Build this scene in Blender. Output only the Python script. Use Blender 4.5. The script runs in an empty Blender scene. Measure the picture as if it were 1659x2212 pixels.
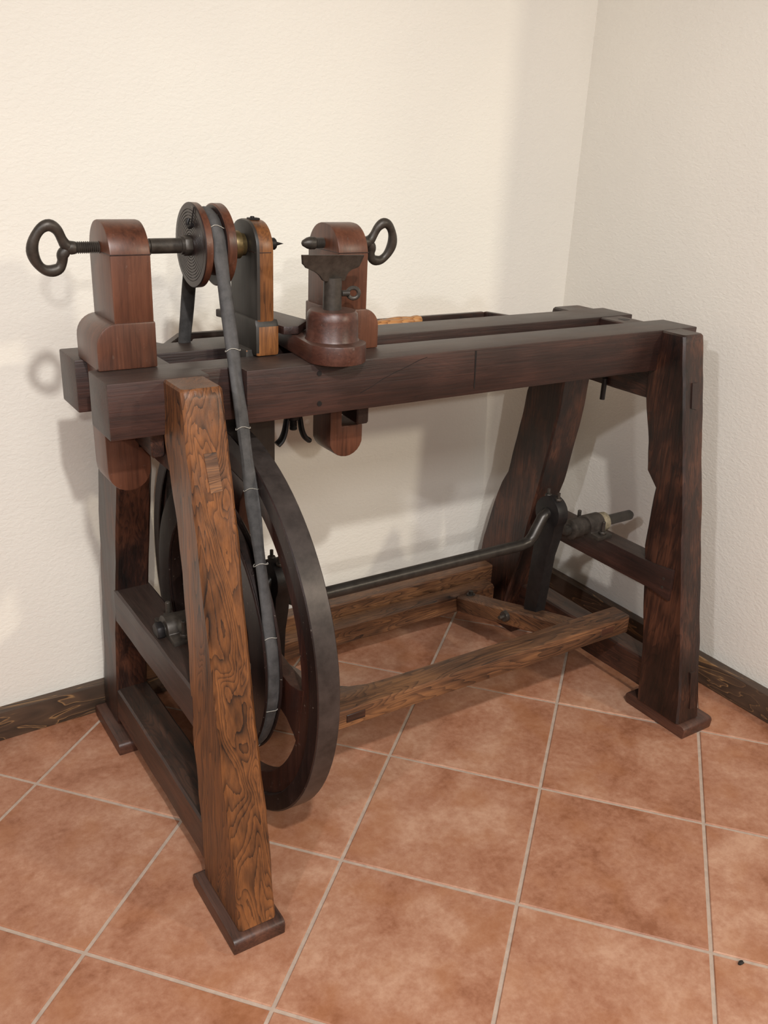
import bpy, bmesh, math, random
from mathutils import Vector, Matrix, noise

random.seed(7)
C = bpy.context.scene.collection
SC = bpy.context.scene

# ------------------------------------------------------------------ camera
cam_data = bpy.data.cameras.new('camera')
cam = bpy.data.objects.new('camera', cam_data); C.objects.link(cam)
cam_data.sensor_fit = 'VERTICAL'
cam_data.sensor_height = 24.0
cam_data.sensor_width = 18.0
cam_data.lens = 24.0 * 1939.42 / 2212.0
cam_data.clip_start = 0.02
cam.matrix_world = Matrix((
    (0.84033523, 0.17111479, -0.51435049, -0.42565153),
    (-0.54042211, 0.3383299, -0.77037447, -1.02088669),
    (0.04219769, 0.92533918, 0.37678475, 1.23760102),
    (0, 0, 0, 1)))
SC.camera = cam

# ------------------------------------------------------------------ light
SC.view_settings.view_transform = 'Standard'
SC.view_settings.look = 'None'
SC.view_settings.gamma = 1.0
SC.view_settings.use_curve_mapping = False
SC.view_settings.exposure = -0.26
world = bpy.data.worlds.new('room_air'); SC.world = world
world.use_nodes = True
world.node_tree.nodes['Background'].inputs[0].default_value = (1.0, 0.95, 0.86, 1)
world.node_tree.nodes['Background'].inputs[1].default_value = 0.10

def lamp(name, loc, aim, power, col, radius, cone=115, blend=0.6):
    d = bpy.data.lights.new(name, 'SPOT')
    d.energy = power; d.color = col; d.shadow_soft_size = radius
    d.spot_size = math.radians(cone); d.spot_blend = blend
    o = bpy.data.objects.new(name, d); C.objects.link(o); o.location = loc
    o.rotation_euler = (Vector(aim) - Vector(loc)).to_track_quat('-Z', 'Y').to_euler()
    return o
lamp('spotlight_over_camera', (-0.44, -1.64, 2.50), (0.65, 0.5, -0.1), 215.0, (1.0, 0.98, 0.95), 0.045, 100, 1.0)
lamp('spotlight_far_end', (-1.30, -4.20, 2.39), (0.5, 0.6, 0.0), 190.0, (1.0, 0.98, 0.95), 0.06, 60, 1.0)
lamp('spotlight_left', (-1.60, -1.20, 1.95), (1.25, 0.15, 0.35), 92.0, (0.95, 0.95, 1.0), 0.04, 82, 0.9)
lamp('spotlight_side_room', (2.00, -2.50, 2.10), (0.5, 0.8, 0.0), 150.0, (1.0, 0.91, 0.73), 0.09, 70, 1.0)
# added soft area fill, unseen behind the camera, lifts the lower walls
_d = bpy.data.lights.new('added_ceiling_fill', 'AREA'); _d.shape = 'RECTANGLE'; _d.size = 1.4; _d.size_y = 0.7
_d.energy = 62.0; _d.color = (0.98, 0.98, 0.98)
_o = bpy.data.objects.new('added_ceiling_fill', _d); C.objects.link(_o); _o.location = (-0.5, -2.7, 2.76)

# ------------------------------------------------------------------ materials
def nt(name):
    m = bpy.data.materials.new(name); m.use_nodes = True
    t = m.node_tree; b = t.nodes['Principled BSDF']
    return m, t, b
def N(t, kind, **kw):
    n = t.nodes.new(kind)
    for k, v in kw.items():
        if k in n.inputs.keys(): n.inputs[k].default_value = v
        else: setattr(n, k, v)
    return n
def ramp(t, fac, stops):
    r = t.nodes.new('ShaderNodeValToRGB')
    e = r.color_ramp.elements
    while len(e) < len(stops): e.new(0.5)
    for el, (p, c) in zip(e, stops):
        el.position = p; el.color = (c[0], c[1], c[2], 1)
    t.links.new(fac, r.inputs[0]); return r.outputs[0]
def mixc(t, a, b, fac, mode='MIX'):
    n = t.nodes.new('ShaderNodeMix'); n.data_type = 'RGBA'; n.blend_type = mode
    for s, v in ((n.inputs[6], a), (n.inputs[7], b), (n.inputs[0], fac)):
        if hasattr(v, 'links'): t.links.new(v, s)
        elif isinstance(v, (int, float)): s.default_value = v
        else: s.default_value = (v[0], v[1], v[2], 1)
    return n.outputs[2]
def math_n(t, op, a, b=None):
    n = t.nodes.new('ShaderNodeMath'); n.operation = op
    for s, v in zip(n.inputs, (a, b)):
        if v is None: continue
        if hasattr(v, 'links'): t.links.new(v, s)
        else: s.default_value = v
    return n.outputs[0]
def srgb(r, g, b):
    f = lambda c: (c / 12.92 if c <= 0.04045 else ((c + 0.055) / 1.055) ** 2.4)
    return (f(r / 255), f(g / 255), f(b / 255))

def wood(name, dark, mid, light, axis='x', grain=1.0, rough=0.42, bump=0.25, wave=0.35, patch=0.5, seed=0.0, spec=0.5, specks=0.0, coat=0.15, dust_sheen=0.35, rings=24.0):
    m, t, b = nt(name)
    tc = N(t, 'ShaderNodeTexCoord')
    def mp(along, across):
        mpn = N(t, 'ShaderNodeMapping')
        s = [across] * 3; s['xyz'.index(axis)] = along
        mpn.inputs['Scale'].default_value = s
        mpn.inputs['Location'].default_value = (seed, seed * 1.7, seed * 0.6)
        t.links.new(tc.outputs['Object'], mpn.inputs['Vector']); return mpn.outputs[0]
    fine = N(t, 'ShaderNodeTexNoise', Scale=1.0, Detail=4.0, Roughness=0.65)
    t.links.new(mp(7 * grain, 210 * grain), fine.inputs['Vector'])
    streak = N(t, 'ShaderNodeTexNoise', Scale=1.0, Detail=5.0, Roughness=0.6, Distortion=0.6)
    t.links.new(mp(3.0, 34), streak.inputs['Vector'])
    blotch = N(t, 'ShaderNodeTexNoise', Scale=1.0, Detail=4.0, Roughness=0.55)
    t.links.new(mp(7, 12), blotch.inputs['Vector'])
    cont = N(t, 'ShaderNodeTexNoise', Scale=1.0, Detail=2.0, Roughness=0.45, Distortion=0.5)
    t.links.new(mp(2.6 * grain, 19 * grain), cont.inputs['Vector'])
    saw = math_n(t, 'FRACT', math_n(t, 'ADD', math_n(t, 'MULTIPLY', cont.outputs[0], rings), math_n(t, 'MULTIPLY', fine.outputs[0], 0.5)))
    tri = math_n(t, 'POWER', saw, 3.0)          # growth rings: slow rise, sudden late-wood line
    f = math_n(t, 'MULTIPLY', fine.outputs[0], 0.45)
    f = math_n(t, 'ADD', f, math_n(t, 'MULTIPLY', streak.outputs[0], 0.55))
    f = math_n(t, 'SUBTRACT', f, math_n(t, 'MULTIPLY', math_n(t, 'SUBTRACT', tri, 0.3), wave))
    f = math_n(t, 'ADD', f, math_n(t, 'MULTIPLY', math_n(t, 'SUBTRACT', blotch.outputs[0], 0.5), patch))
    col = ramp(t, f, ((0.26, dark), (0.5, mid), (0.76, light)))
    if specks:
        vo = N(t, 'ShaderNodeTexNoise', Scale=170.0, Detail=1.0)
        t.links.new(tc.outputs['Object'], vo.inputs['Vector'])
        k = ramp(t, vo.outputs[0], ((0.72, (0, 0, 0)), (0.76, (1, 1, 1))))
        col = mixc(t, col, (0.22, 0.19, 0.16), math_n(t, 'MULTIPLY', k, specks))
    if dust_sheen:  # greys upward faces: dust plus varnish sheen painted into the colour
        ge = N(t, 'ShaderNodeNewGeometry'); sx = N(t, 'ShaderNodeSeparateXYZ'); t.links.new(ge.outputs['Normal'], sx.inputs[0])
        up = ramp(t, sx.outputs[2], ((0.75, (0, 0, 0)), (0.95, (1, 1, 1))))
        dn = ramp(t, streak.outputs[0], ((0.3, (0.35, 0.35, 0.35)), (0.65, (1, 1, 1))))
        col = mixc(t, col, srgb(74, 67, 59), math_n(t, 'MULTIPLY', math_n(t, 'MULTIPLY', up, dn), dust_sheen))
    t.links.new(col, b.inputs['Base Color'])
    rr = math_n(t, 'ADD', math_n(t, 'MULTIPLY', blotch.outputs[0], 0.3), rough - 0.12)
    t.links.new(rr, b.inputs['Roughness'])
    b.inputs['Specular IOR Level'].default_value = spec
    b.inputs['Coat Weight'].default_value = coat; b.inputs['Coat Roughness'].default_value = 0.38
    bp = N(t, 'ShaderNodeBump', Strength=bump, Distance=0.002)
    hh = math_n(t, 'SUBTRACT', fine.outputs[0], math_n(t, 'MULTIPLY', tri, wave * 0.9))
    t.links.new(hh, bp.inputs['Height']); t.links.new(bp.outputs[0], b.inputs['Normal'])
    return m

def plain(name, col, rough, metal=0.0, var=0.35, scale=60, bump=0.2, col2=None, spec=0.5):
    m, t, b = nt(name)
    tc = N(t, 'ShaderNodeTexCoord')
    n = N(t, 'ShaderNodeTexNoise', Scale=scale, Detail=5.0, Roughness=0.65)
    t.links.new(tc.outputs['Object'], n.inputs['Vector'])
    c2 = col2 or tuple(c * (1 + var) for c in col); c1 = tuple(c * (1 - var) for c in col)
    t.links.new(ramp(t, n.outputs[0], ((0.3, c1), (0.5, col), (0.72, c2))), b.inputs['Base Color'])
    b.inputs['Roughness'].default_value = rough; b.inputs['Metallic'].default_value = metal
    b.inputs['Specular IOR Level'].default_value = spec
    bp = N(t, 'ShaderNodeBump', Strength=bump, Distance=0.0015)
    t.links.new(n.outputs[0], bp.inputs['Height']); t.links.new(bp.outputs[0], b.inputs['Normal'])
    return m

BD, BM, BL = srgb(17, 10, 9), srgb(44, 25, 20), srgb(72, 43, 34)
M = {}
for a in 'xyz':
    M['dark_' + a] = wood('dark_stained_oak_' + a, BD, BM, BL, a, rough=0.46, patch=0.45, seed=1.3, bump=0.3, wave=0.06)
    M['rail_' + a] = wood('rail_oak_' + a, srgb(18, 10, 8), srgb(46, 26, 19), srgb(84, 50, 34), a, rough=0.44, patch=0.7, seed=4.1, wave=0.2)
    M['tread_' + a] = wood('worn_treadle_oak_' + a, srgb(34, 21, 14), srgb(94, 62, 40), srgb(146, 101, 64), a, rough=0.5, patch=0.6, seed=8.2, wave=0.2, bump=0.4, dust_sheen=0.2)
M['leg'] = wood('chestnut_leg', srgb(30, 18, 11), srgb(94, 57, 30), srgb(134, 83, 43), 'z', rough=0.42, patch=0.55, wave=0.25, seed=2.0, bump=0.5)
M['leg_dark'] = wood('dark_red_leg', srgb(16, 9, 7), srgb(42, 22, 15), srgb(88, 52, 35), 'z', rough=0.40, patch=1.0, wave=0.12, seed=5.0, bump=0.4)
M['red_z'] = wood('pearwood_post', srgb(42, 23, 16), srgb(83, 48, 33), srgb(108, 66, 46), 'z', rough=0.36, patch=0.6, wave=0.04, seed=3.0, bump=0.06, specks=0.12)
M['red_y'] = wood('pearwood_rest', srgb(34, 19, 15), srgb(68, 39, 30), srgb(92, 56, 44), 'y', rough=0.36, patch=0.6, wave=0.08, seed=6.0, bump=0.1, specks=0.25)
M['foot'] = wood('foot_pine', srgb(34, 20, 15), srgb(72, 44, 34), srgb(100, 64, 48), 'y', rough=0.45, patch=0.6, wave=0.1, seed=6.6, bump=0.2, dust_sheen=0.2)
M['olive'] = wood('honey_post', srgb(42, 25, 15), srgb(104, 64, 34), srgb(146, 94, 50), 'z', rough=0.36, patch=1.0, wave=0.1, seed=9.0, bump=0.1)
M['olive_dark'] = wood('dark_post_side', srgb(20, 18, 15), srgb(36, 32, 27), srgb(48, 42, 36), 'z', rough=0.5, patch=0.5, wave=0.05, seed=9.4, bump=0.1)  # darker tone for the post's left, back, step and under-bed faces
M['wheel'] = wood('wheel_walnut', srgb(15, 10, 9), srgb(36, 23, 20), srgb(56, 37, 31), 'z', rough=0.38, patch=0.5, wave=0.05, seed=7.0, bump=0.12, specks=0.5)
M['spoke'] = wood('wheel_felloe', srgb(18, 9, 7), srgb(54, 27, 19), srgb(78, 42, 29), 'z', rough=0.36, patch=0.5, wave=0.1, seed=7.7, bump=0.12, specks=0.35)
M['tread_face'] = plain('iron_tyre', srgb(64, 57, 54), 0.40, 0.35, 0.4, 28, 0.15, spec=0.5)
M['iron'] = plain('forged_iron', srgb(64, 58, 52), 0.45, 0.35, 0.4, 70, 0.25)
M['iron_black'] = plain('blackened_iron', srgb(30, 27, 27), 0.5, 0.3, 0.4, 60, 0.25)
M['brass'] = plain('dull_brass', srgb(104, 88, 58), 0.4, 0.7, 0.35, 90, 0.1)
M['pale_collar'] = plain('worn_pale_collar', srgb(122, 112, 92), 0.5, 0.15, 0.45, 120, 0.4)
M['shaft'] = plain('oiled_steel_shaft', srgb(58, 54, 50), 0.36, 0.5, 0.3, 50, 0.1)
M['belt'] = plain('grey_rubbered_belt', srgb(66, 64, 63), 0.72, 0.0, 0.45, 45, 0.6)
M['thread'] = plain('pale_thread', srgb(170, 165, 155), 0.7)
M['handle'] = wood('turned_beech_handle', srgb(120, 72, 36), srgb(178, 122, 70), srgb(204, 154, 98), 'x', rough=0.4, patch=0.4, wave=0.3, seed=3.3, bump=0.1)
M['crumb'] = plain('dark_crumb', srgb(32, 26, 20), 0.8)

def skirting(name, axis, seed):
    m, t, b = nt(name)
    tc = N(t, 'ShaderNodeTexCoord'); mpn = N(t, 'ShaderNodeMapping')
    s = [17.0] * 3; s['xyz'.index(axis)] = 2.4
    mpn.inputs['Scale'].default_value = s; mpn.inputs['Location'].default_value = (seed, seed, seed)
    t.links.new(tc.outputs['Object'], mpn.inputs['Vector'])
    wv = N(t, 'ShaderNodeTexNoise', Scale=1.0, Detail=3.0, Roughness=0.5, Distortion=1.6)
    t.links.new(mpn.outputs[0], wv.inputs['Vector'])
    saw = math_n(t, 'FRACT', math_n(t, 'MULTIPLY', wv.outputs[0], 7.0))
    line = ramp(t, saw, ((0.0, srgb(56, 44, 35)), (0.66, srgb(76, 58, 45)), (0.86, srgb(86, 66, 50)), (0.93, srgb(150, 114, 76)), (1.0, srgb(58, 42, 32))))
    n2 = N(t, 'ShaderNodeTexNoise', Scale=5.0, Detail=2.0); t.links.new(tc.outputs['Object'], n2.inputs['Vector'])
    k = ramp(t, n2.outputs[0], ((0.30, (0, 0, 0)), (0.50, (1, 1, 1))))
    col = mixc(t, srgb(74, 58, 47), line, k)
    t.links.new(col, b.inputs['Base Color']); b.inputs['Roughness'].default_value = 0.5
    return m
M['skirt_x'] = skirting('stained_pine_skirting_x', 'x', 0.0)
M['skirt_y'] = skirting('stained_pine_skirting_y', 'y', 3.7)

def plaster():
    m, t, b = nt('cream_plaster')
    tc = N(t, 'ShaderNodeTexCoord')
    n = N(t, 'ShaderNodeTexNoise', Scale=1.6, Detail=3.0); t.links.new(tc.outputs['Object'], n.inputs['Vector'])
    base = ramp(t, n.outputs[0], ((0.3, srgb(229, 224, 214)), (0.7, srgb(237, 232, 221))))
    n2 = N(t, 'ShaderNodeTexNoise', Scale=9.0, Detail=1.0); t.links.new(tc.outputs['Object'], n2.inputs['Vector'])
    t.links.new(base, b.inputs['Base Color'])
    b.inputs['Roughness'].default_value = 0.8
    mpn = N(t, 'ShaderNodeMapping'); mpn.inputs['Scale'].default_value = (1, 1, 1.7)
    t.links.new(tc.outputs['Object'], mpn.inputs['Vector'])
    f = N(t, 'ShaderNodeTexNoise', Scale=95.0, Detail=4.0, Roughness=0.55, Distortion=0.5); t.links.new(mpn.outputs[0], f.inputs['Vector'])
    g = N(t, 'ShaderNodeTexNoise', Scale=14.0, Detail=2.0); t.links.new(tc.outputs['Object'], g.inputs['Vector'])
    bp = N(t, 'ShaderNodeBump', Strength=0.36, Distance=0.0035)
    t.links.new(math_n(t, 'ADD', f.outputs[0], math_n(t, 'MULTIPLY', g.outputs[0], 0.8)), bp.inputs['Height'])
    t.links.new(bp.outputs[0], b.inputs['Normal'])
    return m
M['plaster'] = plaster()

def tile_mat():
    m, t, b = nt('terracotta_tile')
    tc = N(t, 'ShaderNodeTexCoord'); oi = N(t, 'ShaderNodeObjectInfo')
    off = N(t, 'ShaderNodeVectorMath', operation='SCALE'); off.inputs[0].default_value = (37, 91, 53)
    t.links.new(oi.outputs['Random'], off.inputs['Scale'])
    ad = N(t, 'ShaderNodeVectorMath', operation='ADD')
    t.links.new(tc.outputs['Object'], ad.inputs[0]); t.links.new(off.outputs[0], ad.inputs[1])
    n = N(t, 'ShaderNodeTexNoise', Scale=7.0, Detail=6.0, Roughness=0.62, Distortion=0.3); t.links.new(ad.outputs[0], n.inputs['Vector'])
    f = N(t, 'ShaderNodeTexNoise', Scale=75.0, Detail=4.0, Roughness=0.7); t.links.new(ad.outputs[0], f.inputs['Vector'])
    v = math_n(t, 'ADD', math_n(t, 'MULTIPLY', n.outputs[0], 0.66), math_n(t, 'MULTIPLY', f.outputs[0], 0.34))
    v = math_n(t, 'ADD', v, math_n(t, 'MULTIPLY', math_n(t, 'SUBTRACT', oi.outputs['Random'], 0.5), 0.06))
    col = ramp(t, v, ((0.35, srgb(138, 88, 62)), (0.455, srgb(160, 110, 84)), (0.54, srgb(172, 125, 99)), (0.66, srgb(190, 148, 122))))
    n3 = N(t, 'ShaderNodeTexNoise', Scale=11.0, Detail=2.0); t.links.new(ad.outputs[0], n3.inputs['Vector'])
    k = ramp(t, n3.outputs[0], ((0.5, (0, 0, 0)), (0.68, (1, 1, 1))))
    col = mixc(t, col, srgb(160, 104, 66), math_n(t, 'MULTIPLY', k, 0.4))
    t.links.new(col, b.inputs['Base Color'])
    t.links.new(math_n(t, 'ADD', math_n(t, 'MULTIPLY', n.outputs[0], 0.2), 0.42), b.inputs['Roughness'])
    b.inputs['Specular IOR Level'].default_value = 0.35
    bp = N(t, 'ShaderNodeBump', Strength=0.25, Distance=0.002)
    t.links.new(math_n(t, 'ADD', f.outputs[0], n.outputs[0]), bp.inputs['Height']); t.links.new(bp.outputs[0], b.inputs['Normal'])
    return m
M['tile'] = tile_mat()
M['grout'] = plain('grout', srgb(176, 156, 140), 0.85, 0, 0.15, 60, 0.4)
M['ceiling'] = plain('dim_ceiling', srgb(140, 124, 104), 0.9, 0, 0.02, 10, 0.0)  # unseen ceiling, brown tone picked to dim bounce on the upper wall

# ------------------------------------------------------------------ mesh helpers
def obj(name, bm, mat, parent=None, smooth=35):
    me = bpy.data.meshes.new(name)
    bmesh.ops.recalc_face_normals(bm, faces=bm.faces)
    bm.to_mesh(me); bm.free()
    if smooth:
        for p in me.polygons: p.use_smooth = True
        me.set_sharp_from_angle(angle=math.radians(smooth))
    mats = mat if isinstance(mat, (list, tuple)) else [mat]
    for mm in mats: me.materials.append(M[mm])
    o = bpy.data.objects.new(name, me); C.objects.link(o)
    if parent: o.parent = parent
    return o
def top(o, label, cat, group=None):
    o['label'] = label; o['category'] = cat
    if group: o['group'] = group
    return o
def struct(o): o['kind'] = 'structure'; return o
def new(): return bmesh.new()

def ring_faces(bm, a, b, mi=0):
    n = len(a)
    for i in range(n):
        f = bm.faces.new((a[i], a[(i + 1) % n], b[(i + 1) % n], b[i])); f.material_index = mi

AX = {'z': (0, 1, 2), 'x': (1, 2, 0), 'y': (0, 2, 1)}
def beam(bm, axis, secs, ch=0.004, n=1, amp=0.0, freq=9.0, seed=0.0):
    """timber along an axis: secs = (t, a0, a1, b0, b1); chamfered edges, n steps between, uneven by amp"""
    ia, ib, it = AX[axis]
    S = []
    for k in range(len(secs) - 1):
        for j in range(n):
            u = j / n
            S.append([p * (1 - u) + q * u for p, q in zip(secs[k], secs[k + 1])])
    S.append(list(secs[-1]))
    if amp:
        for s in S:
            for q in range(1, 5):
                s[q] += amp * noise.noise(Vector((s[0] * freq, q * 7.3 + seed, seed))) * (1 if q % 2 else 1)
    e = ch * 0.8
    def shrink(s, t): return [t, s[1] + ch * .7, s[2] - ch * .7, s[3] + ch * .7, s[4] - ch * .7]
    first, last = S[0][:], S[-1][:]
    S[0] = first[:]; S[0][0] += e; S[-1] = last[:]; S[-1][0] -= e
    S = [shrink(first, first[0])] + S + [shrink(last, last[0])]
    rings = []
    for t, a0, a1, b0, b1 in S:
        pts = [(a0 + ch, b0), (a1 - ch, b0), (a1, b0 + ch), (a1, b1 - ch), (a1 - ch, b1), (a0 + ch, b1), (a0, b1 - ch), (a0, b0 + ch)]
        r = []
        for a, b in pts:
            v = [0, 0, 0]; v[ia] = a; v[ib] = b; v[it] = t
            r.append(bm.verts.new(v))
        rings.append(r)
    for a, b in zip(rings, rings[1:]): ring_faces(bm, a, b)
    bm.faces.new(rings[0]); bm.faces.new(rings[-1])
    return bm
def box(bm, x0, x1, y0, y1, z0, z1, ch=0.002): return beam(bm, 'z', [(z0, x0, x1, y0, y1), (z1, x0, x1, y0, y1)], ch)

def slanted(bm, p0, p1, w, h, ch=0.004, n=6, amp=0.0, seed=0.0, up=(0, 0, 1)):
    """timber of w x h between two points, top edges through p0 and p1"""
    p0, p1 = Vector(p0), Vector(p1); d = (p1 - p0).normalized()
    side = d.cross(Vector(up)).normalized(); u = side.cross(d).normalized()
    rings = []
    L = (p1 - p0).length
    ts = [0, ch / L] + [k / n for k in range(1, n)] + [1 - ch / L, 1]
    for k, t in enumerate(ts):
        c = p0.lerp(p1, t); sh = ch * .6 if k in (0, len(ts) - 1) else 0
        j = [amp * noise.noise(Vector((t * 6, q * 5.1 + seed, seed))) for q in range(4)]
        a0, a1, b0, b1 = -w / 2 + sh + j[0], w / 2 - sh + j[1], -h + sh + j[2], -sh + j[3]
        pts = [(a0 + ch, b0), (a1 - ch, b0), (a1, b0 + ch), (a1, b1 - ch), (a1 - ch, b1), (a0 + ch, b1), (a0, b1 - ch), (a0, b0 + ch)]
        rings.append([bm.verts.new(c + side * a + u * b) for a, b in pts])
    for a, b in zip(rings, rings[1:]): ring_faces(bm, a, b)
    bm.faces.new(rings[0]); bm.faces.new(rings[-1])
    return bm

def prism(bm, prof, axis, lo, hi, bev=0.002, segs=2):
    """polygon (a, b) extruded along axis"""
    ia, ib, it = AX[axis]
    b2 = bmesh.new()
    def P(a, b, t):
        v = [0, 0, 0]; v[ia] = a; v[ib] = b; v[it] = t; return b2.verts.new(v)
    A = [P(a, b, lo) for a, b in prof]; B = [P(a, b, hi) for a, b in prof]
    ring_faces(b2, A, B); b2.faces.new(A); b2.faces.new(B)
    bmesh.ops.recalc_face_normals(b2, faces=b2.faces)
    if bev:
        es = [e for e in b2.edges if len(e.link_faces) == 2 and e.calc_face_angle(0) > math.radians(40)]
        bmesh.ops.bevel(b2, geom=es, offset=bev, segments=segs, affect='EDGES', profile=0.6, clamp_overlap=True)
    me = bpy.data.meshes.new('tmp'); b2.to_mesh(me); b2.free(); bm.from_mesh(me); bpy.data.meshes.remove(me)
    return bm
def arc(cx, cy, r, a0, a1, n=8):
    return [(cx + r * math.cos(math.radians(a0 + (a1 - a0) * k / n)), cy + r * math.sin(math.radians(a0 + (a1 - a0) * k / n))) for k in range(n + 1)]

def revolve(bm, prof, c, axis='x', segs=32, mi=0, caps=True):
    """profile (t, r) turned about an axis through c (t measured from c along the axis)"""
    ia, ib, it = AX[axis]; rings = []
    for t, r in prof:
        R = []
        for k in range(segs):
            a = 2 * math.pi * k / segs
            v = [c[0], c[1], c[2]]; v[it] += t; v[ia] += r * math.cos(a); v[ib] += r * math.sin(a)
            R.append(bm.verts.new(v))
        rings.append(R)
    for a, b in zip(rings, rings[1:]): ring_faces(bm, a, b, mi)
    if caps:
        f = bm.faces.new(rings[0]); f.material_index = mi
        f = bm.faces.new(rings[-1]); f.material_index = mi
    return bm
def thread(bm, c, axis, t0, t1, r, pitch=0.0022, depth=0.0018, segs=16):
    n = max(2, int(abs(t1 - t0) / pitch)); prof = []
    for k in range(n):
        a = t0 + (t1 - t0) * k / n; d = (t1 - t0) / n
        prof += [(a, r - depth), (a + d * .5, r)]
    prof.append((t1, r - depth))
    return revolve(bm, prof, c, axis, segs)
def tube(bm, pts, r, segs=12, closed=False, flat=1.0, upv=None):
    pts = [Vector(p) for p in pts]; n = len(pts)
    rr = r if isinstance(r, (list, tuple)) else [r] * n
    rings = []; prev = None
    for i, p in enumerate(pts):
        if closed: d = pts[(i + 1) % n] - pts[i - 1]
        else: d = pts[min(i + 1, n - 1)] - pts[max(i - 1, 0)]
        d.normalize()
        if upv is not None: s = d.cross(Vector(upv)).normalized()
        else:
            if prev is None: prev = d.orthogonal()
            s = (prev - d * prev.dot(d)).normalized(); prev = s
        u = s.cross(d)
        rings.append([bm.verts.new(p + s * (rr[i] * flat * math.cos(2 * math.pi * k / segs)) + u * (rr[i] * math.sin(2 * math.pi * k / segs))) for k in range(segs)])
    for a, b in zip(rings, rings[1:]): ring_faces(bm, a, b)
    if closed: ring_faces(bm, rings[-1], rings[0])
    else: bm.faces.new(rings[0]); bm.faces.new(rings[-1])
    return bm
def smooth_path(pts, n=6, closed=False):
    P = [Vector(p) for p in pts]; out = []; m = len(P)
    rng = range(m if closed else m - 1)
    for i in rng:
        p0 = P[i - 1] if (closed or i > 0) else P[0]
        p1, p2 = P[i], P[(i + 1) % m]
        p3 = P[(i + 2) % m] if (closed or i + 2 < m) else P[-1]
        for k in range(n):
            t = k / n
            out.append(0.5 * ((2 * p1) + (p2 - p0) * t + (2 * p0 - 5 * p1 + 4 * p2 - p3) * t * t + (3 * p1 - p0 - 3 * p2 + p3) * t ** 3))
    if not closed: out.append(P[-1])
    return out
def hexprism(bm, c, axis, r, t0, t1, bev=0.001):
    ia, ib, it = AX[axis]
    prof = [(c[ia] + r * math.cos(math.pi / 3 * k + .3), c[ib] + r * math.sin(math.pi / 3 * k + .3)) for k in range(6)]
    return prism(bm, prof, axis, c[it] + t0, c[it] + t1, bev, 1)

# ------------------------------------------------------------------ the room
def poly_clip(poly, planes):
    for nx, ny, d in planes:                     # keep nx*x + ny*y <= d
        out = []
        for i in range(len(poly)):
            p, q = poly[i], poly[(i + 1) % len(poly)]
            fp, fq = nx * p[0] + ny * p[1] - d, nx * q[0] + ny * q[1] - d
            if fp <= 0: out.append(p)
            if (fp < 0) != (fq < 0) and fp != fq:
                u = fp / (fp - fq); out.append((p[0] + (q[0] - p[0]) * u, p[1] + (q[1] - p[1]) * u))
        poly = out
        if len(poly) < 3: return []
    return poly
SL = 0.027                                        # the back wall runs slightly askew to the lathe
def wall_y(x): return 0.806 + SL * x
X0, X1, XR, YB, YE, ZC = -2.5, 1.39, 2.7, -4.6, -0.15, 2.8

bm = new(); prism(bm, [(X0, wall_y(X0)), (X1, wall_y(X1)), (X1, 1.0), (X0, 1.0)], 'z', -0.02, ZC, 0)
struct(obj('wall_back', bm, 'plaster'))
bm = new(); prism(bm, [(X1, YE), (XR + .15, YE), (XR + .15, 1.0), (X1, 1.0)], 'z', -0.02, ZC, 0.004)
struct(obj('wall_right', bm, 'plaster'))
bm = new(); prism(bm, [(X0 - .15, YB), (X0, YB), (X0, 1.0), (X0 - .15, 1.0)], 'z', -0.02, ZC, 0)
struct(obj('wall_left', bm, 'plaster'))
bm = new(); prism(bm, [(X0 - .15, YB - .15), (XR + .15, YB - .15), (XR + .15, YB), (X0 - .15, YB)], 'z', -0.02, ZC, 0)
struct(obj('wall_front', bm, 'plaster'))
bm = new(); prism(bm, [(XR, YB), (XR + .15, YB), (XR + .15, YE), (XR, YE)], 'z', -0.02, ZC, 0)
struct(obj('wall_side_room', bm, 'plaster'))
bm = new(); prism(bm, [(X0 - .15, YB - .15), (XR + .15, YB - .15), (XR + .15, 1.0), (X0 - .15, 1.0)], 'z', ZC, ZC + .1, 0)
struct(obj('ceiling', bm, 'ceiling'))
bm = new(); prism(bm, [(X0, YB), (XR, YB), (XR, YE), (X1, YE), (X1, wall_y(X1)), (X0, wall_y(X0))], 'z', -0.06, -0.0022, 0)
floor = struct(obj('floor', bm, 'grout'))

# tiles: a 0.33 m grid laid diagonally to the walls
TH = math.radians(-49.0); TS = 0.33; TO = (0.75791749, 0.52896846)
ct, st = math.cos(TH), math.sin(TH)
def grid(i, j): return (TO[0] + ct * i * TS - st * j * TS, TO[1] + st * i * TS + ct * j * TS)
def tile_bm(bm, poly, c):
    n = len(poly)
    cx, cy = c
    def inset(d):
        out = []
        for p in poly:
            v = Vector((p[0] - cx, p[1] - cy)); L = v.length
            out.append((p[0] - cx - v.x / L * d, p[1] - cy - v.y / L * d) if L > 1e-6 else (0, 0))
        return out
    levels = [(poly and inset(0), -0.012), (inset(0), -0.0016), (inset(0.0022), 0.0)]
    rs = [[bm.verts.new((x, y, z)) for x, y in pts] for pts, z in levels]
    for a, b in zip(rs, rs[1:]): ring_faces(bm, a, b)
    bm.faces.new(rs[-1])
shared = None; far = new(); g = TS / 2 - 0.0034
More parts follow.
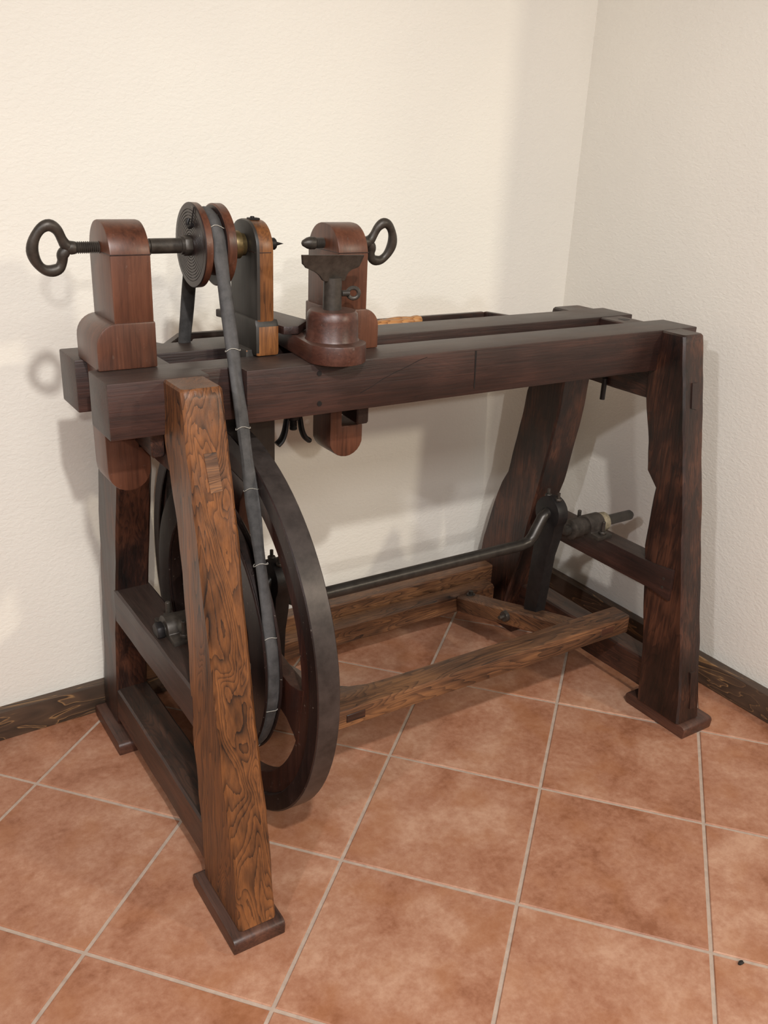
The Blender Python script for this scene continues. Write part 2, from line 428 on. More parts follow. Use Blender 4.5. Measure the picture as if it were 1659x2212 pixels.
for i in range(-14, 15):
    for j in range(-16, 15):
        c = grid(i + .5, j + .5)
        poly = [(c[0] + ct * a - st * b, c[1] + st * a + ct * b) for a, b in ((-g, -g), (g, -g), (g, g), (-g, g))]
        main = poly_clip(poly, [(1, 0, X1 - .001), (-1, 0, -X0 - .001), (-SL, 1, 0.8055), (0, -1, -YB - .001)])
        side = poly_clip(poly, [(-1, 0, -X1 + .001), (1, 0, XR - .001), (0, 1, YE - .001), (0, -1, -YB - .001)])
        if c[1] < YE - .3 and main and side:
            pieces = [poly]
        else: pieces = [q for q in (main, side) if q]
        for q in pieces:
            area = abs(sum(a[0] * b[1] - b[0] * a[1] for a, b in zip(q, q[1:] + q[:1]))) / 2
            if area < 2e-4: continue
            near = -2.0 < c[0] < 2.0 and -2.3 < c[1] < 1.0
            full = abs(area - 4 * g * g) < 1e-6
            if not near:
                sub = new(); tile_bm(sub, q, c)
                for v in sub.verts: v.co.x += c[0]; v.co.y += c[1]
                me = bpy.data.meshes.new('t'); sub.to_mesh(me); sub.free(); far.from_mesh(me); bpy.data.meshes.remove(me); continue
            if full and shared is not None:
                o = shared.copy(); C.objects.link(o)
            else:
                b_ = new()
                cc = (sum(p[0] for p in q) / len(q), sum(p[1] for p in q) / len(q))
                tile_bm(b_, [(p[0] - c[0], p[1] - c[1]) for p in q], (cc[0] - c[0], cc[1] - c[1]))
                bmesh.ops.translate(b_, verts=b_.verts, vec=(cc[0] - c[0], cc[1] - c[1], 0))
                o = obj('tile', b_, 'tile', floor, smooth=0)
                if full: shared = o
            o.parent = floor
            o.location = (c[0], c[1], 0)
ft = obj('far_tiles', far, 'tile', floor, smooth=0); ft['kind'] = 'stuff'

# skirting boards
bm = new()
prism(bm, [(X0, wall_y(X0)), (X0, wall_y(X0) - .028), (X1 - .03, wall_y(X1 - .03) - .028), (X1, wall_y(X1))], 'z', 0.0005, 0.070, 0.003)
struct(obj('baseboard_back', bm, 'skirt_x'))
bm = new()
prism(bm, [(X1, wall_y(X1) - .001), (X1 - .03, wall_y(X1) - .032), (X1 - .03, YE), (X1, YE)], 'z', 0.0005, 0.070, 0.003)
struct(obj('baseboard_right', bm, 'skirt_y'))

# ------------------------------------------------------------------ the lathe
lathe = bpy.data.objects.new('treadle_lathe', None); C.objects.link(lathe)
top(lathe, 'antique dark wooden treadle lathe with flywheel standing in the corner of the tiled floor', 'lathe')
def part(name, bm, mat, parent=lathe, smooth=35, label=None):
    o = obj(name, bm, mat, parent, smooth)
    if label: o['label'] = label
    return o
YC, ZA = 0.398, 1.078                             # turning axis
YW, ZW = 0.390, 0.404                             # wheel axis

# bed: two long beams with a slot between; the front one is cut back where the belt passes
bm = new()
prism(bm, [(-.062, .265), (.098, .265), (.098, .298), (.160, .298), (.160, .265), (.45, .2645), (.9, .2655), (1.238, .265), (1.236, .36), (-.062, .36)], 'z', .8125, .900, 0.003)
front_beam = part('bed_beam', bm, 'dark_x')
bm = new()
prism(bm, [(-.062, .435), (1.218, .435), (1.218, .53), (.175, .53), (.166, .512), (.112, .512), (.104, .53), (-.062, .53)], 'z', .8125, .9, 0.003)
part('bed_beam', bm, 'dark_x')
for x0, x1 in ((.046, .072), (1.112, 1.178)):
    bm = new(); box(bm, x0, x1, .359, .436, .82, .8985, .003); part('bed_spacer', bm, 'dark_y')
bm = new(); box(bm, 1.140, 1.160, .388, .408, .895, .8992, .001); part('spacer_mortise', bm, 'iron_black')
# peg holes and iron spots on the front beam
for x, z in ((.291, .884), (.292, .832)):
    bm = new(); revolve(bm, [(-.0012, .0045), (.004, .0045)], (x, .265, z), 'y', 14); part('peg_hole', bm, 'iron_black', front_beam)

def mark(name, line, w):
    up = [(x, z + w * .5) for x, z in line]; dn = [(x, z - w * .5) for x, z in line[::-1]]
    bm = new(); prism(bm, up + dn, 'y', .2643, .2690, 0); part(name, bm, 'iron_black', front_beam)
mark('crack', [(.372, .842), (.393, .850), (.415, .861), (.44, .871), (.466, .879), (.493, .889), (.510, .893)], .0011)
bm = new(); prism(bm, [(.6185, .896), (.6225, .896), (.6235, .86), (.6245, .824), (.6222, .824), (.6205, .86)], 'y', .2643, .269, 0); part('crack', bm, 'iron_black', front_beam)
# legs
def leg(secs, mat, seed):
    bm = new(); beam(bm, 'z', secs, 0.0045, 5, 0.0022, 16, seed)
    return part('leg', bm, mat)
FL = leg([(.03, .016, .081, .009, .158), (.16, .019, .085, .036, .178), (.31, .019, .086, .069, .197), (.46, .021, .086, .101, .208), (.6, .021, .087, .130, .219), (.7, .022, .089, .151, .241), (.77, .023, .09, .166, .266), (.82, .023, .09, .177, .275), (.899, .024, .089, .194, .293)], 'leg', 1.0)
FR = leg([(.03, 1.122, 1.195, .040, .165), (.16, 1.130, 1.196, .064, .182), (.3, 1.130, 1.196, .091, .206), (.41, 1.130, 1.196, .112, .224), (.5, 1.130, 1.195, .129, .224), (.555, 1.131, 1.193, .139, .221), (.588, 1.13, 1.192, .145, .253), (.65, 1.13, 1.192, .158, .262), (.71, 1.128, 1.19, .169, .275), (.75, 1.127, 1.19, .176, .286), (.81, 1.126, 1.19, .188, .29), (.899, 1.124, 1.188, .205, .295)], 'leg_dark', 5.0)
BL_ = leg([(.03, .02, .087, .664, .762), (.19, .02, .087, .642, .733), (.42, .02, .088, .592, .70), (.62, .021, .088, .546, .668), (.8, .022, .089, .518, .622), (.899, .023, .09, .505, .596)], 'leg_dark', 9.0)
BR_ = leg([(.03, 1.102, 1.185, .648, .775), (.1, 1.10, 1.185, .636, .775), (.235, 1.10, 1.186, .596, .755), (.345, 1.10, 1.187, .578, .727), (.38, 1.10, 1.188, .571, .716), (.414, 1.10, 1.188, .565, .703), (.45, 1.10, 1.19, .556, .683), (.53, 1.10, 1.19, .540, .667), (.61, 1.10, 1.19, .526, .651), (.68, 1.101, 1.19, .517, .642), (.8, 1.102, 1.19, .507, .605), (.899, 1.104, 1.19, .50, .585)], 'leg_dark', 13.0)
# tenon ends showing in the leg fronts
def tenon_end(parent, pts, mat):
    bm = new()
    a = [bm.verts.new(p) for p in pts]
    b = [bm.verts.new((p[0], p[1] + .02, p[2])) for p in pts]
    ring_faces(bm, a, b); bm.faces.new(a); bm.faces.new(b)
    part('tenon_end', bm, mat, parent)
def on_fl(z): return .004 + .211 * z - .0016
def on_fr(z): return .034 + .19 * z - .0030
tenon_end(FL, [(x, on_fl(z), z) for x, z in ((.047, .806), (.067, .806), (.070, .748), (.051, .747))], 'tread_x')
tenon_end(FL, [(x, on_fl(z), z) for x, z in ((.042, .141), (.062, .143), (.060, .080), (.040, .084))], 'tread_x')
tenon_end(FR, [(x, on_fr(z), z) for x, z in ((1.149, .801), (1.168, .800), (1.166, .744), (1.147, .748))], 'dark_z')
tenon_end(FR, [(x, on_fr(z), z) for x, z in ((1.160, .150), (1.177, .149), (1.178, .060), (1.160, .062))], 'rail_z')

# foot blocks
for x0, x1, y0, y1 in ((.0, .093, -.004, .178), (1.127, 1.226, .024, .204), (.0, .09, .594, .772), (1.1, 1.19, .60, .783)):
    prof = arc(y0 + .010, .020, .010, 200, 90, 4) + arc(y1 - .012, .018, .012, 90, -20, 4) + [(y1 - .006, .0006), (y0 + .002, .0006)]
    bm = new(); prism(bm, prof, 'x', x0, x1, 0.0025); part('foot_block', bm, 'foot')

# rails of the end frames
for x0, x1, y0, y1, z0, z1, nm, mt in (
        (.022, .090, .15, .668, .048, .130, 'lower_rail', 'rail_y'), (1.150, 1.212, .14, .745, .046, .122, 'lower_rail', 'rail_y'),
        (.020, .092, .19, .612, .316, .392, 'bearing_rail', 'dark_y'),
        (.030, .085, .20, .57, .745, .812, 'upper_rail', 'rail_y'), (1.133, 1.180, .25, .56, .745, .812, 'upper_rail', 'rail_y')):
    bm = new(); beam(bm, 'y', [(y0, x0, x1, z0, z1), (y1, x0, x1, z0, z1)], .004, 14, .0016, 12, x0 * 9); part(nm, bm, mt)
bm = new()      # right bearing rail, lapped with flared ends over the legs
prism(bm, [(.128, .312), (.128, .389), (.185, .382), (.60, .382), (.655, .392), (.655, .318), (.60, .322), (.19, .320)], 'x', 1.1235, 1.178, .003)
rr = part('bearing_rail', bm, 'dark_y')
for y, z in ((.150, .338), (.15, .36)):
    bm = new(); revolve(bm, [(-.002, .003), (.003, .004)], (1.1245, y, z), 'x', 10); part('nail', bm, 'iron', rr)
bm = new(); revolve(bm, [(-.03, .006), (.02, .006)], (1.128, .41, .742), 'z', 10); part('peg', bm, 'iron_black')
bm = new(); beam(bm, 'x', [(.085, .705, .748, .095, .165), (1.105, .705, .748, .095, .165)], .004, 30, .002, 14, 3.0); part('back_rail', bm, 'tread_x')

# --------------------------------------------------------------- posts on the bed
def round_top(y0, y1, z0, zt, r=.050):
    return [(y0, z0)] + [(y0 + r - r * math.cos(math.radians(a)), zt - r + r * math.sin(math.radians(a))) for a in range(0, 91, 9)] \
        + [(y1 - r + r * math.sin(math.radians(a)), zt - r + r * math.cos(math.radians(a))) for a in range(0, 91, 9)] + [(y1, z0)]
# outer headstock post
bm = new()
prism(bm, round_top(.345, .452, .965, 1.118), 'x', -.020, .042, .003)
prism(bm, [(-.050, .9002), (.0435, .9002), (.0435, .9715)] + arc(-.016, .9375, .034, 90, 180, 8), 'y', .343, .456, .003)
tb = arc(-.006, .728, .036, 0, -180, 12)
prism(bm, [(-.044, .91), (-.042, .728)] + tb[::-1][1:-1] + [(.030, .728), (.030, .765), (.012, .765), (.012, .822), (.030, .822), (.030, .91)], 'y', .3635, .4315, .003)
post1 = part('headstock_post', bm, 'red_z')
bm = new(); beam(bm, 'y', [(.285, .006, .028, .770, .8118), (.50, .006, .028, .782, .8118)], .003, 2); part('wedge', bm, 'rail_y', post1)
bm = new(); box(bm, -.0203, .0423, .3436, .4535, 1.0712, 1.0726, .0003); part('scribed_line', bm, 'dark_z', post1)

def eye_screw(parent, x_tip, s, x_neck, zc=ZA, yc=YC, size=1.0):
    """loop-handled screw; s = direction from screw to loop"""
    bm = new()
    thread(bm, (0, yc, zc), 'x', x_tip, x_neck, .0092, .0030, .0022)
    o = part('eye_screw', bm, 'iron', parent)
    bm = new()
    L = [(0.000, 0.000), (.007, .004), (.012, .012), (.019, .026), (.030, .033), (.042, .028), (.052, .013), (.055, -.004), (.050, -.020), (.040, -.031), (.028, -.034), (.017, -.030), (.0125, -.020), (.012, -.011), (.007, -.004)]
    pts = [(x_neck + s * a * size, yc - .25 * b * size, zc + b * size) for a, b in L]
    sp = smooth_path(pts, 4, True)
    tube(bm, sp, [.0081 + .0008 * math.sin(k * .5) for k in range(len(sp))], 12, True)
    revolve(bm, [(-.006 * s, .0094), (0, .0102), (.006 * s, .0086)], (x_neck, yc, zc), 'x', 14)
    part('loop_handle', bm, 'iron', o)
    return o
eye_screw(post1, -.016, -1, -.062)

# inner headstock post, chamfered, dark with honey-coloured front
def cham(x0, x1, y0, y1, c=.008): return [(x0 + c, y0), (x1 - c, y0), (x1, y0 + c), (x1, y1), (x0, y1), (x0, y0 + c)]
bm = new()
prism(bm, round_top(.350, .458, .955, 1.118, .046), 'x', .219, .251, .006, 2)
for f in bm.faces: f.material_index = 0
prism(bm, [(.347, .9002), (.347, .950), (.352, .962), (.462, .962), (.462, .9002)], 'x', .215, .2585, .006, 2)
prism(bm, [(.204, .69), (.258, .69), (.258, .91), (.204, .91)], 'y', .3635, .4315, .003)
bm.faces.ensure_lookup_table(); bm.normal_update()
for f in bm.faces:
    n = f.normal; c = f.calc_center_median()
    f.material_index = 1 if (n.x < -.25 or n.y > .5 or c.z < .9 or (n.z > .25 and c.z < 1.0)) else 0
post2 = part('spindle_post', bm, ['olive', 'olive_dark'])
bm = new(); prism(bm, cham(.2187, .2513, .3494, .459, .0062), 'z', 1.0690, 1.0702, 0); part('scribed_line', bm, 'dark_z', post2)
bm = new(); box(bm, .226, .243, .385, .402, 1.117, 1.1205, .001); hexprism(bm, (.232, .392, 1.119), 'z', .004, 0, .004); part('oil_cap', bm, 'iron_black', post2)

# spindle, pulley, drive centre
bm = new()
revolve(bm, [(.042, .0095), (.058, .0095), (.0585, .0118), (.108, .0118), (.1085, .014), (.113, .014), (.2, .012)], (0, YC, ZA), 'x', 24)
spindle = part('spindle', bm, 'iron')
bm = new(); hexprism(bm, (.113, YC, ZA), 'x', .0165, 0, .013); part('hex_collar', bm, 'iron', spindle)
bm = new()
prof = [(.1255, .0)]
for k in range(9):       # turned rings on the face
    r = .018 + k * .0046
    prof += [(.1255, r), (.1268, r + .0003), (.1268, r + .0009), (.1255, r + .0012)]
prof += [(.1260, .0645), (.1275, .066), (.138, .0655), (.140, .063), (.1405, .048), (.152, .0455), (.1635, .048), (.164, .062), (.166, .0645), (.1785, .0645), (.180, .062), (.180, .02), (.18, .0)]
prof[0] = (.1255, .001); prof[-1] = (.18, .001)
revolve(bm, prof, (0, YC, ZA), 'x', 64); bm.faces.ensure_lookup_table()
for f in bm.faces:
    c = f.calc_center_median(); r = math.hypot(c.y - YC, c.z - ZA); f.material_index = 1 if (r > .0605 and c.x > .1268) or (.141 < c.x < .163) else 0
pulley = part('belt_pulley', bm, ['wheel', 'red_z'], spindle)
bm = new()
tube(bm, smooth_path([(.1245, .372, 1.1385), (.1235, .376, 1.128), (.1225, .380, 1.116), (.1215, .383, 1.108)], 4), .0012, 8)
tube(bm, smooth_path([(.1215, .374, 1.112), (.119, .380, 1.108), (.1185, .388, 1.110), (.120, .392, 1.116)], 4), .0035, 10)
tube(bm, smooth_path([(.121, .386, 1.106), (.118, .386, 1.113), (.1205, .386, 1.120)], 4), .0028, 10)
part('tie_wire', bm, 'iron_black', spindle)
bm = new()
revolve(bm, [(.180, .015), (.181, .0205), (.187, .0215), (.1885, .020), (.1895, .0238), (.1955, .0242), (.197, .0215), (.199, .0225), (.209, .0225), (.2105, .019), (.2175, .018)], (0, YC, ZA), 'x', 32)
part('brass_bush', bm, 'brass', spindle, label='dull brass bush')
bm = new()
revolve(bm, [(.250, .012), (.252, .0145), (.256, .0145), (.258, .011), (.262, .010), (.274, .010), (.276, .0085), (.276, .0055), (.266, .004)], (0, YC, ZA), 'x', 24)
revolve(bm, [(.262, .0045), (.276, .004), (.292, .0002)], (0, YC, ZA), 'x', 16)
part('drive_centre', bm, 'iron_black', spindle)

# tailstock post
bm = new()
prism(bm, round_top(.342, .452, .965, 1.112), 'x', .3685, .4275, .003)
prism(bm, [(.366, .9002), (.4515, .9002)] + arc(.4195, .939, .032, 0, 90, 8) + [(.366, .971)], 'y', .338, .456, .003)
tb = arc(.406, .727, .036, 180, 360, 12)
prism(bm, [(.371, .91), (.371, .727)] + tb[1:-1] + [(.441, .727), (.441, .752), (.396, .752), (.396, .818), (.441, .818), (.441, .91)], 'y', .3635, .4315, .003)
tail = part('tailstock_post', bm, 'red_z')
bm = new(); beam(bm, 'y', [(.345, .4175, .4425, .757, .8118), (.47, .4175, .4425, .766, .8118)], .003, 2); part('wedge', bm, 'dark_y', tail)
bm = new(); box(bm, .3683, .4277, .3409, .4535, 1.0662, 1.0674, .0003); part('scribed_line', bm, 'dark_z', tail)
sc = eye_screw(tail, .346, 1, .458)
bm = new()
revolve(bm, [(.351, .0106), (.343, .0108), (.337, .0092), (.329, .005), (.3265, .0012)], (0, YC, ZA), 'x', 20)
part('point', bm, 'iron', sc)

# tool rest
bm = new()
fr = arc(.328, .278, .052, 200, 345, 12)
prism(bm, [(.300, .47)] + [(.276, .27)] + fr + [(.378, .30), (.372, .47)], 'z', .9002, .9325, .003)
rest = part('tool_rest', bm, 'red_y')
bm = new(); revolve(bm, [(.931, .047), (.936, .0445), (.966, .0435), (.976, .0425), (.981, .0385), (.982, .02)], (.333, .298, 0), 'z', 40); part('cup', bm, 'red_y', rest)
bm = new(); revolve(bm, [(.975, .0158), (1.034, .0152)], (.332, .298, 0), 'z', 24); part('stem', bm, 'iron', rest)
sil = [(.2645, 1.0735), (.381, 1.0705), (.3805, 1.061), (.378, 1.052), (.3735, 1.049), (.364, 1.0465), (.357, 1.042), (.353, 1.036), (.350, 1.029), (.3135, 1.029), (.309, 1.031), (.304, 1.038), (.296, 1.044), (.285, 1.049), (.278, 1.0515), (.275, 1.055), (.271, 1.058), (.268, 1.066)]
bm = new()
prism(bm, sil, 'y', .289, .2955, .0012)
for v in bm.verts:
    k = max(0.0, (v.co.z - 1.045) / .028); v.co.y -= .012 * k * k
part('rest_blade', bm, 'iron', rest)
bm = new()
thread(bm, (0, .293, 1.008), 'x', .347, .361, .0052, .0022, .001, 14)
tube(bm, [(.3695 + .0088 * math.cos(a * math.pi / 8), .293 - .0035 * math.cos(a * math.pi / 8), 1.0075 + .0088 * math.sin(a * math.pi / 8)) for a in range(16)], .0036, 10, True)
part('thumb_screw', bm, 'iron', rest)
bm = new()
q = [Vector(p) for p in ((.268, .350), (.294, .345), (.338, .392), (.312, .556), (.228, .548), (.262, .40))]
prism(bm, [(v.x, v.y) for v in q], 'z', .9335, .948, .003)
part('clamp_board', bm, 'dark_y', rest)
bm = new(); thread(bm, (.312, .398, 0), 'z', .747, .84, .0075, .003, .0012, 14); part('clamp_bolt', bm, 'iron_black', rest)
bm = new()
revolve(bm, [(.768, .013), (.790, .014), (.811, .012)], (.312, .398, 0), 'z', 18)
for s in (-1, 1):
    pts = smooth_path([(.312 + s * .010, .398, .786), (.312 + s * .014, .398, .765), (.312 + s * .0175, .398, .745), (.312 + s * .024, .398, .730), (.312 + s * .033, .398, .722)], 4)
    tube(bm, pts, [.0078 + .003 * k / len(pts) for k in range(len(pts))], 12, False, .5, (0, 1, 0))
part('wing_nut', bm, 'iron_black', rest)

# --------------------------------------------------------------- flywheel
def annulus(bm, x0, x1, r0, r1, c, segs=96, mi=0, ch=.002):
    prof = [(x0, r0 + ch), (x0, r1 - ch), (x0 + ch, r1), (x1 - ch, r1), (x1, r1 - ch), (x1, r0 + ch), (x1 - ch, r0), (x0 + ch, r0)]
    rings = []
    for t, r in prof:
        rings.append([bm.verts.new((t, c[0] + r * math.cos(2 * math.pi * k / segs), c[1] + r * math.sin(2 * math.pi * k / segs))) for k in range(segs)])
    for i in range(len(rings)):
        ring_faces(bm, rings[i], rings[(i + 1) % len(rings)], mi)
bm = new(); annulus(bm, .159, .200, .343, .375, (YW, ZW)); wheel = part('flywheel', bm, 'wheel')
bm = new(); annulus(bm, .1605, .1985, .3735, .3756, (YW, ZW), ch=.0006); part('tyre', bm, 'tread_face', wheel)
bm = new(); annulus(bm, .1675, .1925, .302, .3445, (YW, ZW)); part('felloe_ring', bm, 'spoke', wheel)
for ang in (98, 190, 276, -6):
    bm = new()
    prism(bm, [(.02, -.034), (.20, -.033), (.262, -.038), (.290, -.050), (.306, -.062), (.306, .062), (.290, .050), (.262, .038), (.20, .033), (.02, .034)], 'x', .166, .193, .003)
    R = Matrix.Rotation(math.radians(ang), 4, 'X')
    for v in bm.verts: v.co = R @ v.co + Vector((0, YW, ZW))
    part('spoke', bm, 'spoke', wheel)
bm = new(); revolve(bm, [(.128, .05), (.130, .055), (.205, .055), (.208, .05), (.222, .032)], (0, YW, ZW), 'x', 32); part('hub', bm, 'spoke', wheel)
bm = new()
annulus(bm, .1265, .1318, .195, .255, (YW, ZW), mi=0); annulus(bm, .131, .1545, .195, .241, (YW, ZW)); annulus(bm, .1538, .1588, .195, .255, (YW, ZW))
part('belt_ring', bm, 'wheel', wheel)

# cranked axle
bm = new(); ZS = .402
path = [(.030, ZS), (.235, ZS), (.242, ZS + .004), (.250, ZS + .044), (.258, ZS + .052), (.282, ZS + .052), (.292, ZS + .044), (.305, ZS - .002), (.318, ZS - .008), (.60, ZS - .009), (.900, ZS - .010), (.925, ZS - .006), (.938, ZS + .006), (.962, ZS + .050), (.972, ZS + .058), (1.004, ZS + .058), (1.014, ZS + .048), (1.026, ZS + .008), (1.036, ZS), (1.08, ZS), (1.262, ZS), (1.268, ZS)]
rad = [.0135] * len(path); rad[-2] = .0128; rad[-1] = .009
tube(bm, [(x, YW, z) for x, z in path], rad, 16)
axle = part('crank_axle', bm, 'shaft')
bm = new(); hexprism(bm, (.028, YW, ZS), 'x', .018, 0, .014, .002); part('axle_nut', bm, 'iron_black', axle)
bm = new()
revolve(bm, [(1.148, .017), (1.150, .0235), (1.160, .024), (1.172, .0235), (1.175, .017)], (0, YW, ZS), 'x', 28)
part('ring_collar', bm, 'pale_collar', axle, label='worn pale ring collar')

def bearing(x0, x1, zr):
    bm = new()
    pr = [(YW - .052, zr), (YW + .052, zr), (YW + .052, zr + .010), (YW + .027, zr + .012)] + arc(YW, ZS, .027, 12, 168, 12) + [(YW - .027, zr + .012), (YW - .052, zr + .010)]
    prism(bm, pr, 'x', x0, x1, .002)
    b = part('bearing', bm, 'iron')
    for s in (-1, 1):
        bm = new(); hexprism(bm, ((x0 + x1) / 2, YW + s * .041, zr + .010), 'z', .0095, 0, .008)
        revolve(bm, [(.0, .0048), (.030, .0048), (.031, .004)], ((x0 + x1) / 2, YW + s * .041, zr + .012), 'z', 12)
        part('bolt', bm, 'iron', b)
    return b
bearing(.044, .092, .3915); bearing(1.102, 1.150, .3815)
bm = new(); revolve(bm, [(1.052, .0185), (1.056, .025), (1.082, .026), (1.084, .0225), (1.104, .0225)], (0, YW, ZS), 'x', 24); part('bearing_bush', bm, 'iron')

# pitmans: straps on the cranks that hang down to the treadle
def pitman(x0, x1, zc, yb, zb):
    yc = YW; r = .040; c = Vector((yc, zc))
    prof = arc(yc, zc, r, -40, 220, 18)
    prof += [(yc - .028, zc - .055), (yc - .022 + (yb - yc) * .4, zc - .11), (yb - .018, zb), (yb + .020, zb), (yb + .024, zb + .03), (yc + .026 + (yb - yc) * .4, zc - .11), (yc + .030, zc - .055)]
    bm = new(); prism(bm, prof, 'x', x0, x1, .002)
    p = part('pitman', bm, 'iron_black')
    for s in (-1, 1):
        bm = new(); c3 = ((x0 + x1) / 2, yc + s * .017, zc + .0345)
        hexprism(bm, c3, 'z', .0085, 0, .006); revolve(bm, [(.004, .0035), (.019, .0035)], c3, 'z', 10)
        part('bolt', bm, 'iron', p)
    return p
pitman(.974, 1.004, ZS + .058, .408, .17)
pitman(.256, .286, ZS + .052, .408, .17)

# --------------------------------------------------------------- treadle
bm = new()
prism(bm, [(.268, .207), (1.098, .207), (1.104, .212), (1.104, .262), (.46, .262), (.412, .266), (.378, .282), (.362, .305), (.358, .33), (.268, .33)], 'z', .200, .243, .0045, 2)
for v in bm.verts:
    v.co.x += .0; k = noise.noise(v.co * 11.0); v.co.y += .0015 * k
    if v.co.y > .262: v.co.z -= (v.co.y - .262) * .28
    if .62 < v.co.x < 1.02 and v.co.z < .205: v.co.z += .004
tread = part('treadle_front_bar', bm, 'tread_x')
bm = new(); slanted(bm, (.313, .315, .232), (.313, .69, .126), .085, .046, .005, 10, .002, 2.0); part('cross_bar', bm, 'tread_y', tread)
bm = new(); slanted(bm, (.985, .235, .236), (.960, .655, .130), .050, .044, .005, 10, .002, 4.0); part('cross_bar', bm, 'tread_y', tread)
bm = new(); beam(bm, 'x', [(.26, .652, .700, .078, .133), (1.072, .652, .700, .078, .133)], .006, 26, .002, 12, 6.0); part('rear_bar', bm, 'tread_x', tread)
def tile_plug(x0, x1, z0, z1):
    bm = new(); box(bm, x0, x1, .2058, .216, z0, z1, .001); part('tenon_end', bm, 'rail_x', tread)
tile_plug(.330, .372, .212, .229); tile_plug(1.010, 1.050, .213, .231)
bm = new(); revolve(bm, [(-.026, .005), (-.012, .005), (-.012, .013), (-.004, .0145), (.0, .0145)], (.950, .462, .160), 'x', 16); part('bolt', bm, 'iron', tread)
bm = new(); revolve(bm, [(.0, .012), (.004, .011), (.004, .006), (.012, .006)], (.966, .628, .137), 'z', 14); part('bolt', bm, 'iron', tread)

# --------------------------------------------------------------- drive belt
def belt_path():
    r1, r2 = .0535, .2475
    d = Vector((YW - YC, ZW - ZA)); D = d.length; al = math.asin((r2 - r1) / D)
    base = math.atan2(d.y, d.x); pts = []
    a1 = base - math.pi / 2 - al; a2 = base + math.pi / 2 + al      # tangent angles (front / back strands)
    T = lambda c, r, a: (c[0] + r * math.cos(a), c[1] + r * math.sin(a))
    # over the small pulley from back strand to front strand (over the top), then down and under the big ring
    n1, n2 = 18, 40
    A_f, A_b = a1, a2
    af = A_f; ab = A_b
    while ab < 0: ab += 2 * math.pi
    while af < ab: af += 2 * math.pi
    top_arc = [T((YC, ZA), r1, ab + (af - ab) * k / n1) for k in range(n1 + 1)]
    if min(p[1] for p in top_arc) < ZA - .04 * 1.2:
        af2 = af - 2 * math.pi
        top_arc = [T((YC, ZA), r1, ab + (af2 - ab) * k / n1) for k in range(n1 + 1)]
    end = top_arc[-1]; a_end = math.atan2(end[1] - ZA, end[0] - YC)
    sta = top_arc[0]; a_sta = math.atan2(sta[1] - ZA, sta[0] - YC)
    # big ring: same tangent angles, travelled under the wheel
    a0, a1_ = a_end, a_sta
    for cand in (a_sta + 2 * math.pi, a_sta, a_sta - 2 * math.pi):
        mid = (a0 + cand) / 2
        if math.sin(mid) < -.5 and abs(cand - a0) < 2 * math.pi: a1_ = cand
    big = [T((YW, ZW), r2, a0 + (a1_ - a0) * k / n2) for k in range(n2 + 1)]
    ns = 26
    front = [(end[0] + (big[0][0] - end[0]) * k / ns, end[1] + (big[0][1] - end[1]) * k / ns) for k in range(1, ns)]
    back = [(big[-1][0] + (sta[0] - big[-1][0]) * k / ns, big[-1][1] + (sta[1] - big[-1][1]) * k / ns) for k in range(1, ns)]
    return top_arc, front, big, back
ta, fr_, bg, bk = belt_path()
loop = ta + fr_ + bg + bk
def belt_x(z): return .1432 + (.152 - .1432) * max(0, min(1, (z - .4) / .68))
P3 = [(belt_x(z) + .0012 * noise.noise(Vector((k * .35, 1, 0))), y, z) for k, (y, z) in enumerate(loop)]
bm = new()
n = len(P3); segs = 22; rings = []
for i, p in enumerate(P3):
    p = Vector(p); d = (Vector(P3[(i + 1) % n]) - Vector(P3[i - 1])).normalized()
    u = Vector((1, 0, 0)); s = d.cross(u).normalized()
    on_top = i < len(ta)
    tw = .7 * noise.noise(Vector((i * .16, 3.1, 2))) if len(ta) + 2 < i < len(ta) + len(fr_) else .15 * noise.noise(Vector((i * .2, 0, 5)))
    low = i > len(ta) + len(fr_)
    w = (.0112 if not low else .0122) + .0018 * noise.noise(Vector((i * .3, 9, 0))); h = .0058 + .0014 * noise.noise(Vector((i * .4, 4, 0)))
    ring = []
    for k in range(segs):
        a = 2 * math.pi * k / segs
        rr_ = 1 + .34 * noise.noise(Vector((k * 2.3, i * .07, 8))) + .10 * noise.noise(Vector((k * 1.7, i * .5, 3)))
        lx, ls = w * math.cos(a) * (.9 + .1 * rr_), h * math.sin(a) * rr_
        ring.append(bm.verts.new(p + u * (lx * math.cos(tw) - ls * math.sin(tw)) + s * (lx * math.sin(tw) + ls * math.cos(tw))))
    rings.append(ring)
for i in range(n): ring_faces(bm, rings[i], rings[(i + 1) % n])
belt = part('drive_belt', bm, 'belt', smooth=40)
nf = len(ta)
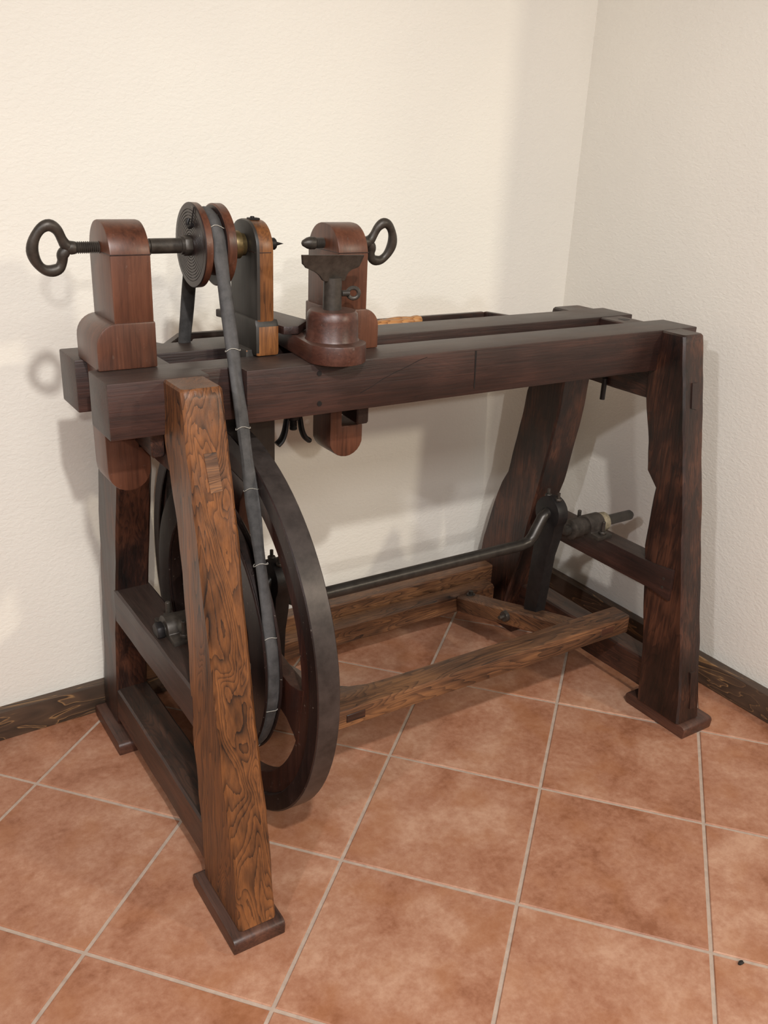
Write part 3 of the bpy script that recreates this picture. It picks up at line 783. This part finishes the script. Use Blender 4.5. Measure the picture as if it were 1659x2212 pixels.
for i in (2, nf - 3, nf + 6, nf + 11, nf + 15, nf + 20, nf + 25, nf + 31, nf + 37, nf + 41):
    c = sum((v for v in [Vector(P3[i])]), Vector()); d = (Vector(P3[i + 1]) - Vector(P3[i - 1])).normalized()
    u = Vector((1, 0, 0)); s = d.cross(u).normalized(); bm = new()
    tube(bm, [c + u * .0128 * math.cos(a * math.pi / 8) + s * .0074 * math.sin(a * math.pi / 8) + d * .002 * math.sin(a) for a in range(16)], .0006, 6, True)
    part('binding_thread', bm, 'thread', belt)

# --------------------------------------------------------------- tool tray behind the bed
bm = new()
prism(bm, [(.10, .531), (1.09, .531), (1.00, .735), (.25, .735)], 'z', .838, .850, .001); tray = part('tool_tray', bm, 'rail_x')
def board(p, q, th=.012, z0=.830, z1=.866):
    p, q = Vector(p), Vector(q); d = (q - p).normalized(); nrm = Vector((-d.y, d.x)) * th
    bm = new(); prism(bm, [tuple(p), tuple(q), tuple(q + nrm), tuple(p + nrm)], 'z', z0, z1, .0015); part('tray_side', bm, 'rail_x', tray)
board((.238, .738), (1.022, .738)); board((1.024, .742), (1.10, .534)); board((.09, .534), (.238, .744))

# --------------------------------------------------------------- chisels in the tray
def chisel(x, y, rz, label, flip=1):
    root = bpy.data.objects.new('turning_chisel', None); C.objects.link(root)
    root.location = (x, y, .8505); root.rotation_euler = (0, 0, rz)
    top(root, label, 'chisel', None)
    bm = new()
    pf = [(0, .006), (.004, .0115), (.014, .0145), (.024, .0138), (.034, .012), (.05, .0135), (.075, .0148), (.10, .013), (.118, .010), (.122, .0115), (.126, .0115), (.128, .008)]
    revolve(bm, [(-t * .9, r * .84) for t, r in pf], (0, 0, .0128), 'x', 20); obj('handle', bm, 'handle', root)
    bm = new(); prism(bm, [(-.120, -.005), (-.27, -.006), (-.282, .006), (-.120, .005)], 'z', .0125, .0175, .0008); obj('blade', bm, 'iron', root)
    return root
chisel(.812, .712, .02, 'turned light wood chisel handle reaching furthest along the tray behind the bed')
chisel(.766, .688, -.03, 'turned light wood chisel handle lying closest to the bed in the tray, beside the tailstock')

# a crumb of dirt on the floor
bm = new(); bmesh.ops.create_icosphere(bm, subdivisions=2, radius=.0045)
for v in bm.verts:
    v.co = Vector((v.co.x * 1.4, v.co.y * .8, max(v.co.z * .6, -.002))) * (1 + .4 * noise.noise(v.co * 400))
b_ = obj('dirt_crumb', bm, 'crumb'); b_.location = (0.717, -.443, .0022)
top(b_, 'tiny dark crumb of dirt lying on a bare terracotta tile', 'dirt')
